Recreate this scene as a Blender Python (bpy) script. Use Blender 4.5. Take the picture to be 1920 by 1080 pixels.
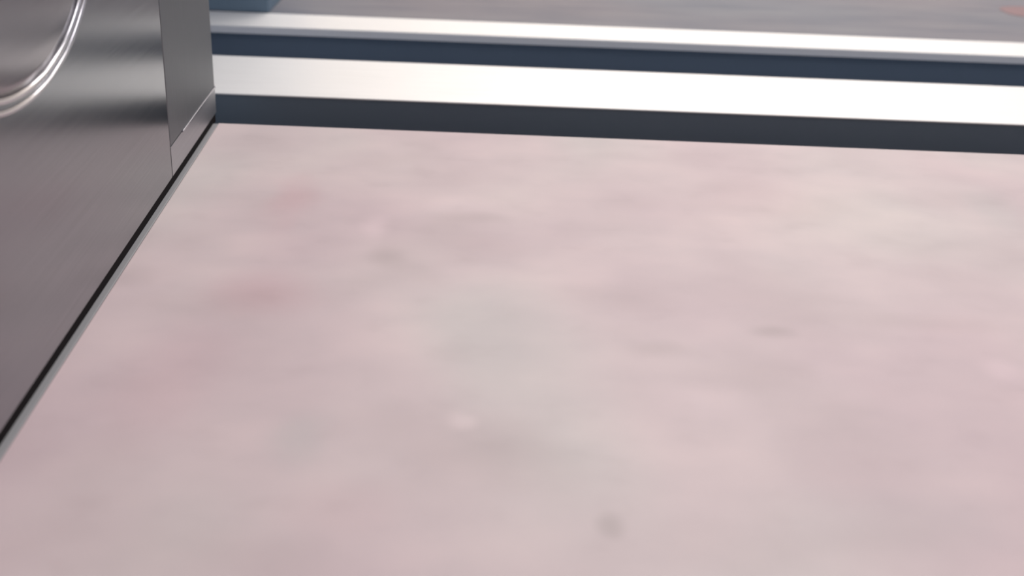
import bpy, bmesh, math, random
from mathutils import Vector, Matrix

random.seed(4)
S = bpy.context.scene
for o in list(bpy.data.objects):
    bpy.data.objects.remove(o)
C = S.collection

# ------------------------------------------------------------------ camera
PITCH, ROLL, CAM_H = 0.2281, 0.0392, 0.40
cam_d = bpy.data.cameras.new('camera')
cam = bpy.data.objects.new('camera', cam_d)
C.objects.link(cam)
fwd = Vector((0, math.cos(PITCH), -math.sin(PITCH)))
r0 = Vector((1, 0, 0))
u0 = r0.cross(fwd)
right = math.cos(ROLL) * r0 + math.sin(ROLL) * u0
up = -math.sin(ROLL) * r0 + math.cos(ROLL) * u0
cam.matrix_world = Matrix((
    (right.x, up.x, -fwd.x, 0.0),
    (right.y, up.y, -fwd.y, 0.0),
    (right.z, up.z, -fwd.z, CAM_H),
    (0, 0, 0, 1)))
cam_d.sensor_width = 36.0
cam_d.lens = 1500.0 / 1920.0 * 36.0
cam_d.shift_y = -(540.0 + 119.75) / 1920.0
cam_d.clip_start = 0.02
cam_d.dof.use_dof = True
cam_d.dof.focus_distance = 0.68
cam_d.dof.aperture_fstop = 3.6
S.camera = cam

# ------------------------------------------------------------------ world, lights, exposure
w = bpy.data.worlds.new('world')
S.world = w
w.use_nodes = True
w.node_tree.nodes['Background'].inputs[0].default_value = (0.80, 0.86, 1.0, 1)
w.node_tree.nodes['Background'].inputs[1].default_value = 0.30

def area(name, loc, sx, sy, power, col, rot=(0, 0, 0)):
    d = bpy.data.lights.new(name, 'AREA')
    d.shape = 'RECTANGLE'
    d.size, d.size_y = sx, sy
    d.energy = power
    d.color = col
    o = bpy.data.objects.new(name, d)
    C.objects.link(o)
    o.location = loc
    o.rotation_euler = rot
    return o

area('car_ceiling_light', (0.62, 0.25, 2.17), 0.9, 0.9, 9.8, (0.985, 0.965, 1.0))
area('unseen_landing_light', (0.9, 3.05, 2.37), 3.0, 0.7, 39, (1.0, 0.97, 0.95))
area('unseen_landing_light', (0.7, 1.62, 2.37), 2.2, 0.6, 17, (1.0, 0.97, 0.95))  # second landing lamp, unseen, added to brighten the left end of the strips

S.view_settings.view_transform = 'Standard'
S.view_settings.look = 'None'
S.view_settings.gamma = 1.0
S.view_settings.exposure = 0.34
S.view_settings.use_curve_mapping = False


# ------------------------------------------------------------------ materials
def mat(name, col, rough=0.5, metal=0.0, spec=0.5):
    m = bpy.data.materials.new(name)
    m.use_nodes = True
    b = m.node_tree.nodes['Principled BSDF']
    b.inputs['Base Color'].default_value = (*col, 1)
    b.inputs['Roughness'].default_value = rough
    b.inputs['Metallic'].default_value = metal
    b.inputs['Specular IOR Level'].default_value = spec
    return m

def N(m, t, **kw):
    n = m.node_tree.nodes.new(t)
    for k, v in kw.items():
        setattr(n, k, v)
    return n

def L(m, a, b):
    m.node_tree.links.new(a, b)

def coords(m, scale):
    tc = N(m, 'ShaderNodeTexCoord')
    mp = N(m, 'ShaderNodeMapping')
    mp.inputs['Scale'].default_value = scale
    L(m, tc.outputs['Object'], mp.inputs['Vector'])
    return mp.outputs['Vector']

def noise(m, vec, scale, detail=2, rough=0.5):
    n = N(m, 'ShaderNodeTexNoise')
    n.inputs['Scale'].default_value = scale
    n.inputs['Detail'].default_value = detail
    n.inputs['Roughness'].default_value = rough
    L(m, vec, n.inputs['Vector'])
    return n

def ramp(m, fac, stops):
    r = N(m, 'ShaderNodeValToRGB')
    e = r.color_ramp.elements
    while len(e) < len(stops):
        e.new(0.5)
    for i, (p, c) in enumerate(stops):
        e[i].position = p
        e[i].color = (*c, 1)
    L(m, fac, r.inputs['Fac'])
    return r.outputs['Color']

def mix(m, fac, a, b, blend='MIX'):
    x = N(m, 'ShaderNodeMix', data_type='RGBA', blend_type=blend)
    if isinstance(fac, float):
        x.inputs[0].default_value = fac
    else:
        L(m, fac, x.inputs[0])
    L(m, a, x.inputs[6])
    L(m, b, x.inputs[7])
    return x.outputs[2]

def bsdf(m):
    return m.node_tree.nodes['Principled BSDF']

# polished stone of the car floor: pinkish beige with cloudy grey and cream patches
M_floor = mat('pink_beige_stone', (0.6, 0.5, 0.5), 0.42, 0, 0.35)
v1 = coords(M_floor, (1, 1, 1))
v2 = coords(M_floor, (1.0, 1.9, 1.0))
nA = noise(M_floor, v1, 3.6, 2, 0.5)
nB = noise(M_floor, v2, 7.5, 2, 0.5)
nC = noise(M_floor, v2, 22.0, 2, 0.5)
cA = ramp(M_floor, nA.outputs['Fac'], [(0.36, (0.63, 0.50, 0.515)), (0.5, (0.66, 0.545, 0.545)), (0.64, (0.645, 0.57, 0.555))])
cB = ramp(M_floor, nB.outputs['Fac'], [(0.28, (0.90, 0.895, 0.90)), (0.5, (0.98, 0.98, 0.985)), (0.72, (1.06, 1.05, 1.045))])
cC = ramp(M_floor, nC.outputs['Fac'], [(0.2, (0.95, 0.945, 0.945)), (0.42, (1, 1, 1)), (0.8, (1.04, 1.035, 1.03))])
cc = mix(M_floor, 1.0, cA, cB, 'MULTIPLY')
cc = mix(M_floor, 1.0, cc, cC, 'MULTIPLY')
warp_fine = noise(M_floor, v1, 22.0, 1)
warp_wide = noise(M_floor, v1, 7.0, 1)
def spot(m, col, x, y, rx, ry, tint, amount):
    """soft-edged cloud or speck in the stone, tinting the colour around (x, y)"""
    tc = N(m, 'ShaderNodeTexCoord')
    mp = N(m, 'ShaderNodeMapping', vector_type='TEXTURE')
    mp.inputs['Location'].default_value = (x, y, 0)
    mp.inputs['Scale'].default_value = (rx, ry, 1)
    L(m, tc.outputs['Object'], mp.inputs['Vector'])
    ad = N(m, 'ShaderNodeVectorMath', operation='MULTIPLY_ADD')
    ad.inputs[1].default_value = (1.2, 1.2, 0)
    L(m, (warp_fine if rx < 0.03 else warp_wide).outputs['Color'], ad.inputs[0])
    L(m, mp.outputs['Vector'], ad.inputs[2])
    sb_ = N(m, 'ShaderNodeVectorMath', operation='SUBTRACT')
    sb_.inputs[1].default_value = (0.6, 0.6, 0)
    L(m, ad.outputs[0], sb_.inputs[0])
    fl_ = N(m, 'ShaderNodeVectorMath', operation='MULTIPLY')
    fl_.inputs[1].default_value = (1, 1, 0)
    L(m, sb_.outputs[0], fl_.inputs[0])
    ln = N(m, 'ShaderNodeVectorMath', operation='LENGTH')
    L(m, fl_.outputs[0], ln.inputs[0])
    mr = N(m, 'ShaderNodeMapRange', interpolation_type='SMOOTHSTEP')
    mr.inputs[1].default_value = 1.3
    mr.inputs[2].default_value = 0.1
    mr.inputs[4].default_value = amount
    L(m, ln.outputs['Value'], mr.inputs[0])
    x_ = N(m, 'ShaderNodeMix', data_type='RGBA', blend_type='MULTIPLY')
    L(m, mr.outputs[0], x_.inputs[0])
    L(m, col, x_.inputs[6])
    x_.inputs[7].default_value = (*tint, 1)
    return x_.outputs[2]

GREY, PINK, DARK, PALE, CREAM = (0.90, 0.96, 0.95), (1.0, 0.90, 0.915), (0.78, 0.78, 0.77), (1.16, 1.15, 1.15), (1.10, 1.09, 1.06)
SPOTS = [  # x, y, radius x, radius y, tint, strength
    (0.063, 0.345, 0.0086, 0.0085, DARK, 0.80),
    (0.199, 0.499, 0.0188, 0.0078, DARK, 0.55),
    (0.109, 0.476, 0.0261, 0.0102, DARK, 0.40),
    (-0.093, 0.567, 0.0191, 0.0151, DARK, 0.50),
    (-0.108, 0.604, 0.0143, 0.0215, PALE, 0.70),
    (-0.189, 0.635, 0.0278, 0.0504, PINK, 0.90),
    (-0.173, 0.521, 0.0431, 0.0298, PINK, 0.80),
    (-0.019, 0.409, 0.0098, 0.0072, PALE, 0.80),
    (0.349, 0.466, 0.0187, 0.0129, PALE, 0.90),
    (-0.114, 0.392, 0.0218, 0.0224, GREY, 0.80),
    (-0.000, 0.478, 0.0592, 0.0571, GREY, 0.70),
    (0.079, 0.527, 0.0446, 0.0182, DARK, 0.30),
    (-0.038, 0.641, 0.0332, 0.0213, PALE, 0.50),
    (-0.028, 0.627, 0.0373, 0.0098, DARK, 0.35),
    (0.278, 0.672, 0.1325, 0.0652, CREAM, 0.70),
    (0.139, 0.437, 0.0383, 0.0178, PALE, 0.50),
    (0.469, 0.677, 0.0313, 0.0470, GREY, 0.70),
    (0.215, 0.359, 0.0718, 0.0226, GREY, 0.50),
    (0.003, 0.387, 0.0498, 0.0292, DARK, 0.35),
    (0.215, 0.397, 0.0519, 0.0266, DARK, 0.25),
    (0.304, 0.516, 0.0651, 0.0117, DARK, 0.30),
    (-0.281, 0.530, 0.0236, 0.0153, DARK, 0.30),
    (-0.079, 0.346, 0.0339, 0.0214, PINK, 0.30),
    (-0.206, 0.438, 0.0405, 0.0585, PINK, 0.40),
]
for sp in SPOTS:
    cc = spot(M_floor, cc, *sp)
L(M_floor, cc, bsdf(M_floor).inputs['Base Color'])


# grey streaked landing floor
M_land = mat('grey_streaked_stone', (0.3, 0.3, 0.32), 0.5, 0, 0.3)
v = coords(M_land, (1.6, 9, 1))
n1 = noise(M_land, v, 3.0, 4, 0.55)
v = coords(M_land, (1.0, 2.0, 1))
n2 = noise(M_land, v, 2.2, 1)
a = ramp(M_land, n1.outputs['Fac'], [(0.3, (0.185, 0.185, 0.21)), (0.5, (0.23, 0.22, 0.238)), (0.7, (0.257, 0.245, 0.257))])
b_ = ramp(M_land, n2.outputs['Fac'], [(0.35, (1.03, 0.98, 0.99)), (0.65, (0.96, 1.0, 1.03))])
L(M_land, mix(M_land, 1.0, a, b_, 'MULTIPLY'), bsdf(M_land).inputs['Base Color'])

def brushed(name, col, rough, aniso=0.6, vscale=(2, 2, 160), amt=0.06):
    m = mat(name, col, rough, 1.0)
    vv = coords(m, vscale)
    n = noise(m, vv, 4.0, 2)
    lo = tuple(c * (1 - amt) for c in col)
    hi = tuple(min(1, c * (1 + amt)) for c in col)
    L(m, ramp(m, n.outputs['Fac'], [(0.3, lo), (0.7, hi)]), bsdf(m).inputs['Base Color'])
    mr = N(m, 'ShaderNodeMapRange')
    mr.inputs[3].default_value = rough * 0.9
    mr.inputs[4].default_value = rough * 1.12
    L(m, n.outputs['Fac'], mr.inputs[0])
    L(m, mr.outputs[0], bsdf(m).inputs['Roughness'])
    if aniso:
        bsdf(m).inputs['Anisotropic'].default_value = aniso
        t = N(m, 'ShaderNodeTangent')
        t.direction_type = 'RADIAL'
        t.axis = 'Z'
        L(m, t.outputs[0], bsdf(m).inputs['Tangent'])
    return m

M_panel = brushed('brushed_steel_panel', (0.287, 0.298, 0.318), 0.22, 0.0)
M_post = brushed('dull_steel_post', (0.22, 0.23, 0.245), 0.52, 0.0, (160, 160, 2))
M_kick = brushed('steel_kick_plate', (0.46, 0.465, 0.49), 0.45, 0.0)
M_polish = mat('polished_steel', (0.70, 0.68, 0.70), 0.17, 1.0)
M_edge = mat('edge_highlight_steel', (0.50, 0.50, 0.54), 0.3, 1.0)
M_disc = brushed('spun_steel_disc', (0.30, 0.29, 0.31), 0.25, 0.0, (2, 2, 90))
M_alu = brushed('satin_aluminium', (0.95, 0.93, 0.91), 0.42, 0.0, (2, 120, 2), 0.03)
bsdf(M_alu).inputs['Metallic'].default_value = 0.32
M_lip = mat('grey_aluminium_lip', (0.92, 0.92, 0.94), 0.5, 0.0)
M_groove = mat('dark_blue_grey_rubber', (0.030, 0.040, 0.058), 0.55, 0, 0.3)
v = coords(M_groove, (3, 40, 3))
n = noise(M_groove, v, 3, 3)
L(M_groove, ramp(M_groove, n.outputs['Fac'], [(0.3, (0.018, 0.022, 0.036)), (0.7, (0.030, 0.040, 0.058))]), bsdf(M_groove).inputs['Base Color'])
M_groove2 = mat('dark_blue_grey_metal', (0.155, 0.20, 0.265), 0.5, 0, 0.3)
M_gface = mat('dark_anodised_face', (0.145, 0.185, 0.23), 0.5, 0, 0.4)
M_black = mat('black_gap_shade', (0.012, 0.010, 0.011), 0.8, 0, 0.1)
M_bead = mat('grey_sealant', (0.30, 0.30, 0.31), 0.5)
M_jamb = mat('dark_blue_painted_metal', (0.13, 0.195, 0.265), 0.5)
M_red = mat('muted_red_tint', (0.30, 0.19, 0.195), 0.5, 0, 0.3)
M_wall = mat('cream_plaster', (0.88, 0.82, 0.74), 0.8)
M_ceil = mat('white_ceiling', (0.80, 0.80, 0.80), 0.8)
M_steelroom = brushed('car_lining_steel', (0.55, 0.54, 0.55), 0.35, 0.0)


# ------------------------------------------------------------------ mesh helpers
def link(name, bm, m, parent=None, smooth=False):
    me = bpy.data.meshes.new(name)
    bmesh.ops.recalc_face_normals(bm, faces=bm.faces)
    bm.to_mesh(me)
    bm.free()
    if smooth:
        for p in me.polygons:
            p.use_smooth = True
    me.materials.append(m)
    o = bpy.data.objects.new(name, me)
    C.objects.link(o)
    if parent:
        o.parent = parent
    return o

def box_bm(x0, x1, y0, y1, z0, z1, bevel=0.0, seg=2):
    bm = bmesh.new()
    bmesh.ops.create_cube(bm, size=1)
    for vtx in bm.verts:
        vtx.co = Vector(((x0 + x1) / 2 + vtx.co.x * (x1 - x0),
                         (y0 + y1) / 2 + vtx.co.y * (y1 - y0),
                         (z0 + z1) / 2 + vtx.co.z * (z1 - z0)))
    if bevel:
        bmesh.ops.bevel(bm, geom=bm.edges[:], offset=bevel, segments=seg, affect='EDGES', profile=0.5)
    return bm

def box(name, m, x0, x1, y0, y1, z0, z1, parent=None, bevel=0.0, seg=2):
    return link(name, box_bm(x0, x1, y0, y1, z0, z1, bevel, seg), m, parent)

def extrude_profile(name, m, pts, x0, x1, parent=None):
    """closed (y,z) profile swept along X"""
    bm = bmesh.new()
    A = [bm.verts.new((x0, y, z)) for y, z in pts]
    B = [bm.verts.new((x1, y, z)) for y, z in pts]
    n = len(pts)
    for i in range(n):
        bm.faces.new((A[i], A[(i + 1) % n], B[(i + 1) % n], B[i]))
    bm.faces.new(A)
    bm.faces.new(B[::-1])
    return link(name, bm, m, parent)

def empty(name, loc, rz=0.0):
    o = bpy.data.objects.new(name, None)
    C.objects.link(o)
    o.location = loc
    o.rotation_euler = (0, 0, rz)
    o.empty_display_size = 0.05
    return o

def tag(o, label, cat=None, kind=None):
    o['label'] = label
    if cat:
        o['category'] = cat
    if kind:
        o['kind'] = kind
    return o


# ------------------------------------------------------------------ key depths (metres from the camera foot)
Y_FLOOR, Y_SILL0, Y_SILL1, Y_LAND0, Y_LAND1 = 0.785, 0.860, 0.974, 1.087, 1.1455
WALL_A = math.radians(-4.0)          # plan angle of the left wall
WALL_P = Vector((-0.309, 0.782, 0))  # a point on its foot line
XR = 1.45                            # where the doorway ends on the right

# ------------------------------------------------------------------ car floor
bm = bmesh.new()
def wallx(y):
    return WALL_P.x + (y - WALL_P.y) * math.tan(WALL_A)
pts = [(wallx(-0.75) - 0.02, -0.75), (XR, -0.75), (XR, Y_FLOOR), (wallx(Y_FLOOR) + 0.004, Y_FLOOR)]
top = [bm.verts.new((x, y, 0)) for x, y in pts]
bot = [bm.verts.new((x, y, -0.07)) for x, y in pts]
bm.faces.new(top)
bm.faces.new(bot[::-1])
for i in range(4):
    bm.faces.new((top[i], bot[i], bot[(i + 1) % 4], top[(i + 1) % 4]))
floor = link('floor', bm, M_floor)
tag(floor, 'pinkish beige cloudy stone floor inside the lift car', kind='structure')

# ------------------------------------------------------------------ left car wall (local +Y runs along the wall towards the door, +X into the car)
LEAN = math.radians(0.8)
wall = empty('wall_left', WALL_P, -WALL_A)
wall.rotation_euler = (0, -LEAN, -WALL_A)
tag(wall, 'brushed grey steel lift car wall with post beside the door opening', kind='structure')
T = 0.03
POST0, POST1 = -0.1235, 0.009
KZ = 0.0385
steel = box('steel_panel', M_panel, -T, 0, -1.5, POST0 - 0.0015, 0.010, 2.2, wall)
post = box('corner_post', M_post, -T, 0.0, POST0, POST1, KZ + 0.0006, 2.2, wall, 0.0012)
tag(post, 'dull dark grey vertical post')
kick = box('kick_plate', M_kick, -T, 0.0, POST0, POST1, 0.010, KZ, wall)
box('gap_shade_strip', M_black, -T, -0.0006, -1.5, POST1 - 0.002, 0.0, 0.010, wall)  # flush black strip, the gap's shade put into its colour
box('post_seam', M_black, -T, -0.0008, POST0 - 0.0015, POST0, 0.010, 2.2, wall)
# bright bead added along the foot of the post for its edge highlight
et = box('post_foot_highlight', M_edge, -0.004, 0.0012, POST0 + 0.031, POST1 + 0.0005, KZ - 0.0010, KZ + 0.0012, wall, 0.0005)
tag(et, 'thin bright bead standing in for the edge highlight')
sb = box('sealant_bead', M_bead, -0.006, 0.0045, -1.5, POST1 - 0.010, 0.0, 0.0016, wall, 0.0006)
tag(sb, 'thin grey sealant line along the floor')

# ------------------------------------------------------------------ thresholds
XL = -0.62
# car-side sill
s1 = empty('threshold_strip', ((XL + XR) / 2, (Y_SILL0 + Y_SILL1) / 2, -0.05))
def P(o, child):
    child.parent = o
    child.matrix_parent_inverse = Matrix.Translation(-o.location)
    return child
b = 0.0004
P(s1, extrude_profile('tread', M_alu, [(Y_SILL0, -0.0015), (Y_SILL0, -b), (Y_SILL0 + b, 0), (Y_SILL1 - b * 2, 0), (Y_SILL1, -b), (Y_SILL1, -0.0015)], XL, XR))
P(s1, box('support_rail', M_gface, XL, XR, Y_SILL0 + 0.0008, Y_SILL1 - 0.0008, -0.07, -0.0015))
tag(s1, 'wide bright aluminium threshold strip nearest the pink stone floor', 'threshold', 'thing')
# landing-side sill
s2 = empty('threshold_strip', ((XL + XR) / 2, (Y_LAND0 + Y_LAND1) / 2, -0.06))
P(s2, extrude_profile('tread', M_alu, [(Y_LAND0, -0.0012), (Y_LAND0, -0.0004), (Y_LAND0 + 0.0004, 0), (Y_LAND1, 0), (Y_LAND1, -0.0012)], XL, XR))
P(s2, box('front_lip', M_lip, XL, XR, Y_LAND0 - 0.0005, Y_LAND1, -0.0115, -0.0012))
P(s2, box('support_rail', M_groove2, XL, XR, Y_LAND0 + 0.004, Y_LAND1, -0.09, -0.0115))
tag(s2, 'narrow bright aluminium threshold strip beside the grey landing floor', 'threshold', 'thing')
# channels between them
g1 = box('floor_channel', M_groove, XL, XR, Y_FLOOR, Y_SILL0 + 0.0008, -0.07, -0.042)
tag(g1, 'dark blue grey channel between pink stone floor and wide threshold strip', kind='structure')
g2 = box('floor_channel', M_groove2, XL, XR, Y_SILL1 - 0.0008, Y_LAND0 + 0.004, -0.09, -0.055)
tag(g2, 'dark gap channel between the wide and the narrow threshold strips', kind='structure')

# ------------------------------------------------------------------ landing
fl = box('floor_landing', M_land, -1.6, 3.2, Y_LAND1, 3.6, -0.06, -0.0005)
tag(fl, 'grey streaked stone landing floor beyond the threshold strips', kind='structure')

jamb = empty('door_frame', (-0.40, 1.20, 0))
JX = -0.364
def jb(name, m, *a, **k):
    return P(jamb, box(name, m, *a, **k))
jb('jamb_casing', M_jamb, -0.56, JX, Y_LAND1 + 0.004, 1.36, 0.0, 2.1, bevel=0.004)
jb('jamb_foot', M_jamb, -0.56, JX + 0.0015, Y_LAND1 + 0.0025, 1.3615, -0.0005, 0.05, bevel=0.0015)
tag(jamb, 'dark blue landing door frame standing behind the narrow threshold strip', 'door frame', 'thing')

# flat red patch added for a tint on the landing, cut by the right edge of the picture
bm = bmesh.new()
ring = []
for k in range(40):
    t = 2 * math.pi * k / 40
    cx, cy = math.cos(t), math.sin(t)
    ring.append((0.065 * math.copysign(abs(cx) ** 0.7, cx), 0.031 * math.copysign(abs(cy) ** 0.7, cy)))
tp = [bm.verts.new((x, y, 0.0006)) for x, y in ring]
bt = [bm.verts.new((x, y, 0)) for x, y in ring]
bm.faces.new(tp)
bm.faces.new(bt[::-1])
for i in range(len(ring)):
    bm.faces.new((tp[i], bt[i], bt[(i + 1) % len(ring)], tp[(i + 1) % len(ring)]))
red_patch = link('floor_red_tint', bm, M_red)
red_patch.location = (0.905, 1.305, -0.0005)
tag(red_patch, 'flat red tint patch added on the grey landing floor', 'tint patch')

# ------------------------------------------------------------------ round steel plate on the left wall
def torus_bm(R, r, zc=0.0, n=96, k=12):
    bm = bmesh.new()
    rows = []
    for i in range(n):
        t = 2 * math.pi * i / n
        row = []
        for j in range(k):
            u = 2 * math.pi * j / k
            q = R + r * math.cos(u)
            row.append(bm.verts.new((zc + r * math.sin(u), q * math.cos(t), q * math.sin(t))))
        rows.append(row)
    for i in range(n):
        for j in range(k):
            bm.faces.new((rows[i][j], rows[(i + 1) % n][j], rows[(i + 1) % n][(j + 1) % k], rows[i][(j + 1) % k]))
    return bm

def lathe_bm(prof, n=96):
    """profile of (radius, x) pairs revolved about local X"""
    bm = bmesh.new()
    rows = []
    for q, x in prof:
        rows.append([bm.verts.new((x, q * math.cos(2 * math.pi * i / n), q * math.sin(2 * math.pi * i / n))) for i in range(n)])
    for a_, b2 in zip(rows[:-1], rows[1:]):
        for i in range(n):
            bm.faces.new((a_[i], a_[(i + 1) % n], b2[(i + 1) % n], b2[i]))
    bm.faces.new(rows[-1])
    return bm

PL_S, PL_Z = -0.336, 0.285
plate = empty('wall_plate', WALL_P + wall.rotation_euler.to_matrix() @ Vector((0, PL_S, PL_Z)), -WALL_A)
plate.rotation_euler = wall.rotation_euler
link('outer_ring', torus_bm(0.1015, 0.0017, 0.0006), M_polish, plate, True)
link('inner_ring', torus_bm(0.0945, 0.0020, 0.0008), M_polish, plate, True)
link('disc', lathe_bm([(0.0925, 0.0), (0.0925, 0.0006), (0.086, 0.0016), (0.07, 0.0026), (0.04, 0.0034), (0.01, 0.0036)]), M_disc, plate, True)
tag(plate, 'round steel plate with polished double rim on the left wall', 'wall plate', 'thing')

# ------------------------------------------------------------------ the rest of the room, outside the frame
o = box('wall_right', M_steelroom, XR, XR + 0.03, -0.75, Y_FLOOR, -0.05, 2.2)
tag(o, 'steel lift car wall opposite the post', kind='structure')
o = box('wall_back', M_steelroom, -0.6, XR, -0.78, -0.75, 0, 2.2)
tag(o, 'steel rear wall of the lift car', kind='structure')
o = box('ceiling', M_ceil, -0.6, XR, -0.78, Y_FLOOR, 2.2, 2.23)
tag(o, 'white lift car ceiling', kind='structure')
o = box('wall_landing', M_wall, -1.6, 3.2, 3.6, 3.65, 0, 2.4)
tag(o, 'cream plastered landing wall facing the lift', kind='structure')
o = box('ceiling_landing', M_ceil, -1.6, 3.2, 1.0, 3.65, 2.4, 2.43)
tag(o, 'white landing ceiling', kind='structure')
o = box('wall_landing_side', M_wall, -1.65, -1.6, 1.15, 3.65, 0, 2.4)
tag(o, 'cream plastered side wall of the landing', kind='structure')
o = box('wall_landing_front', M_wall, -1.6, -0.56, Y_LAND1 + 0.02, 1.33, 0, 2.4)
tag(o, 'cream plastered landing wall beside the dark blue door frame', kind='structure')
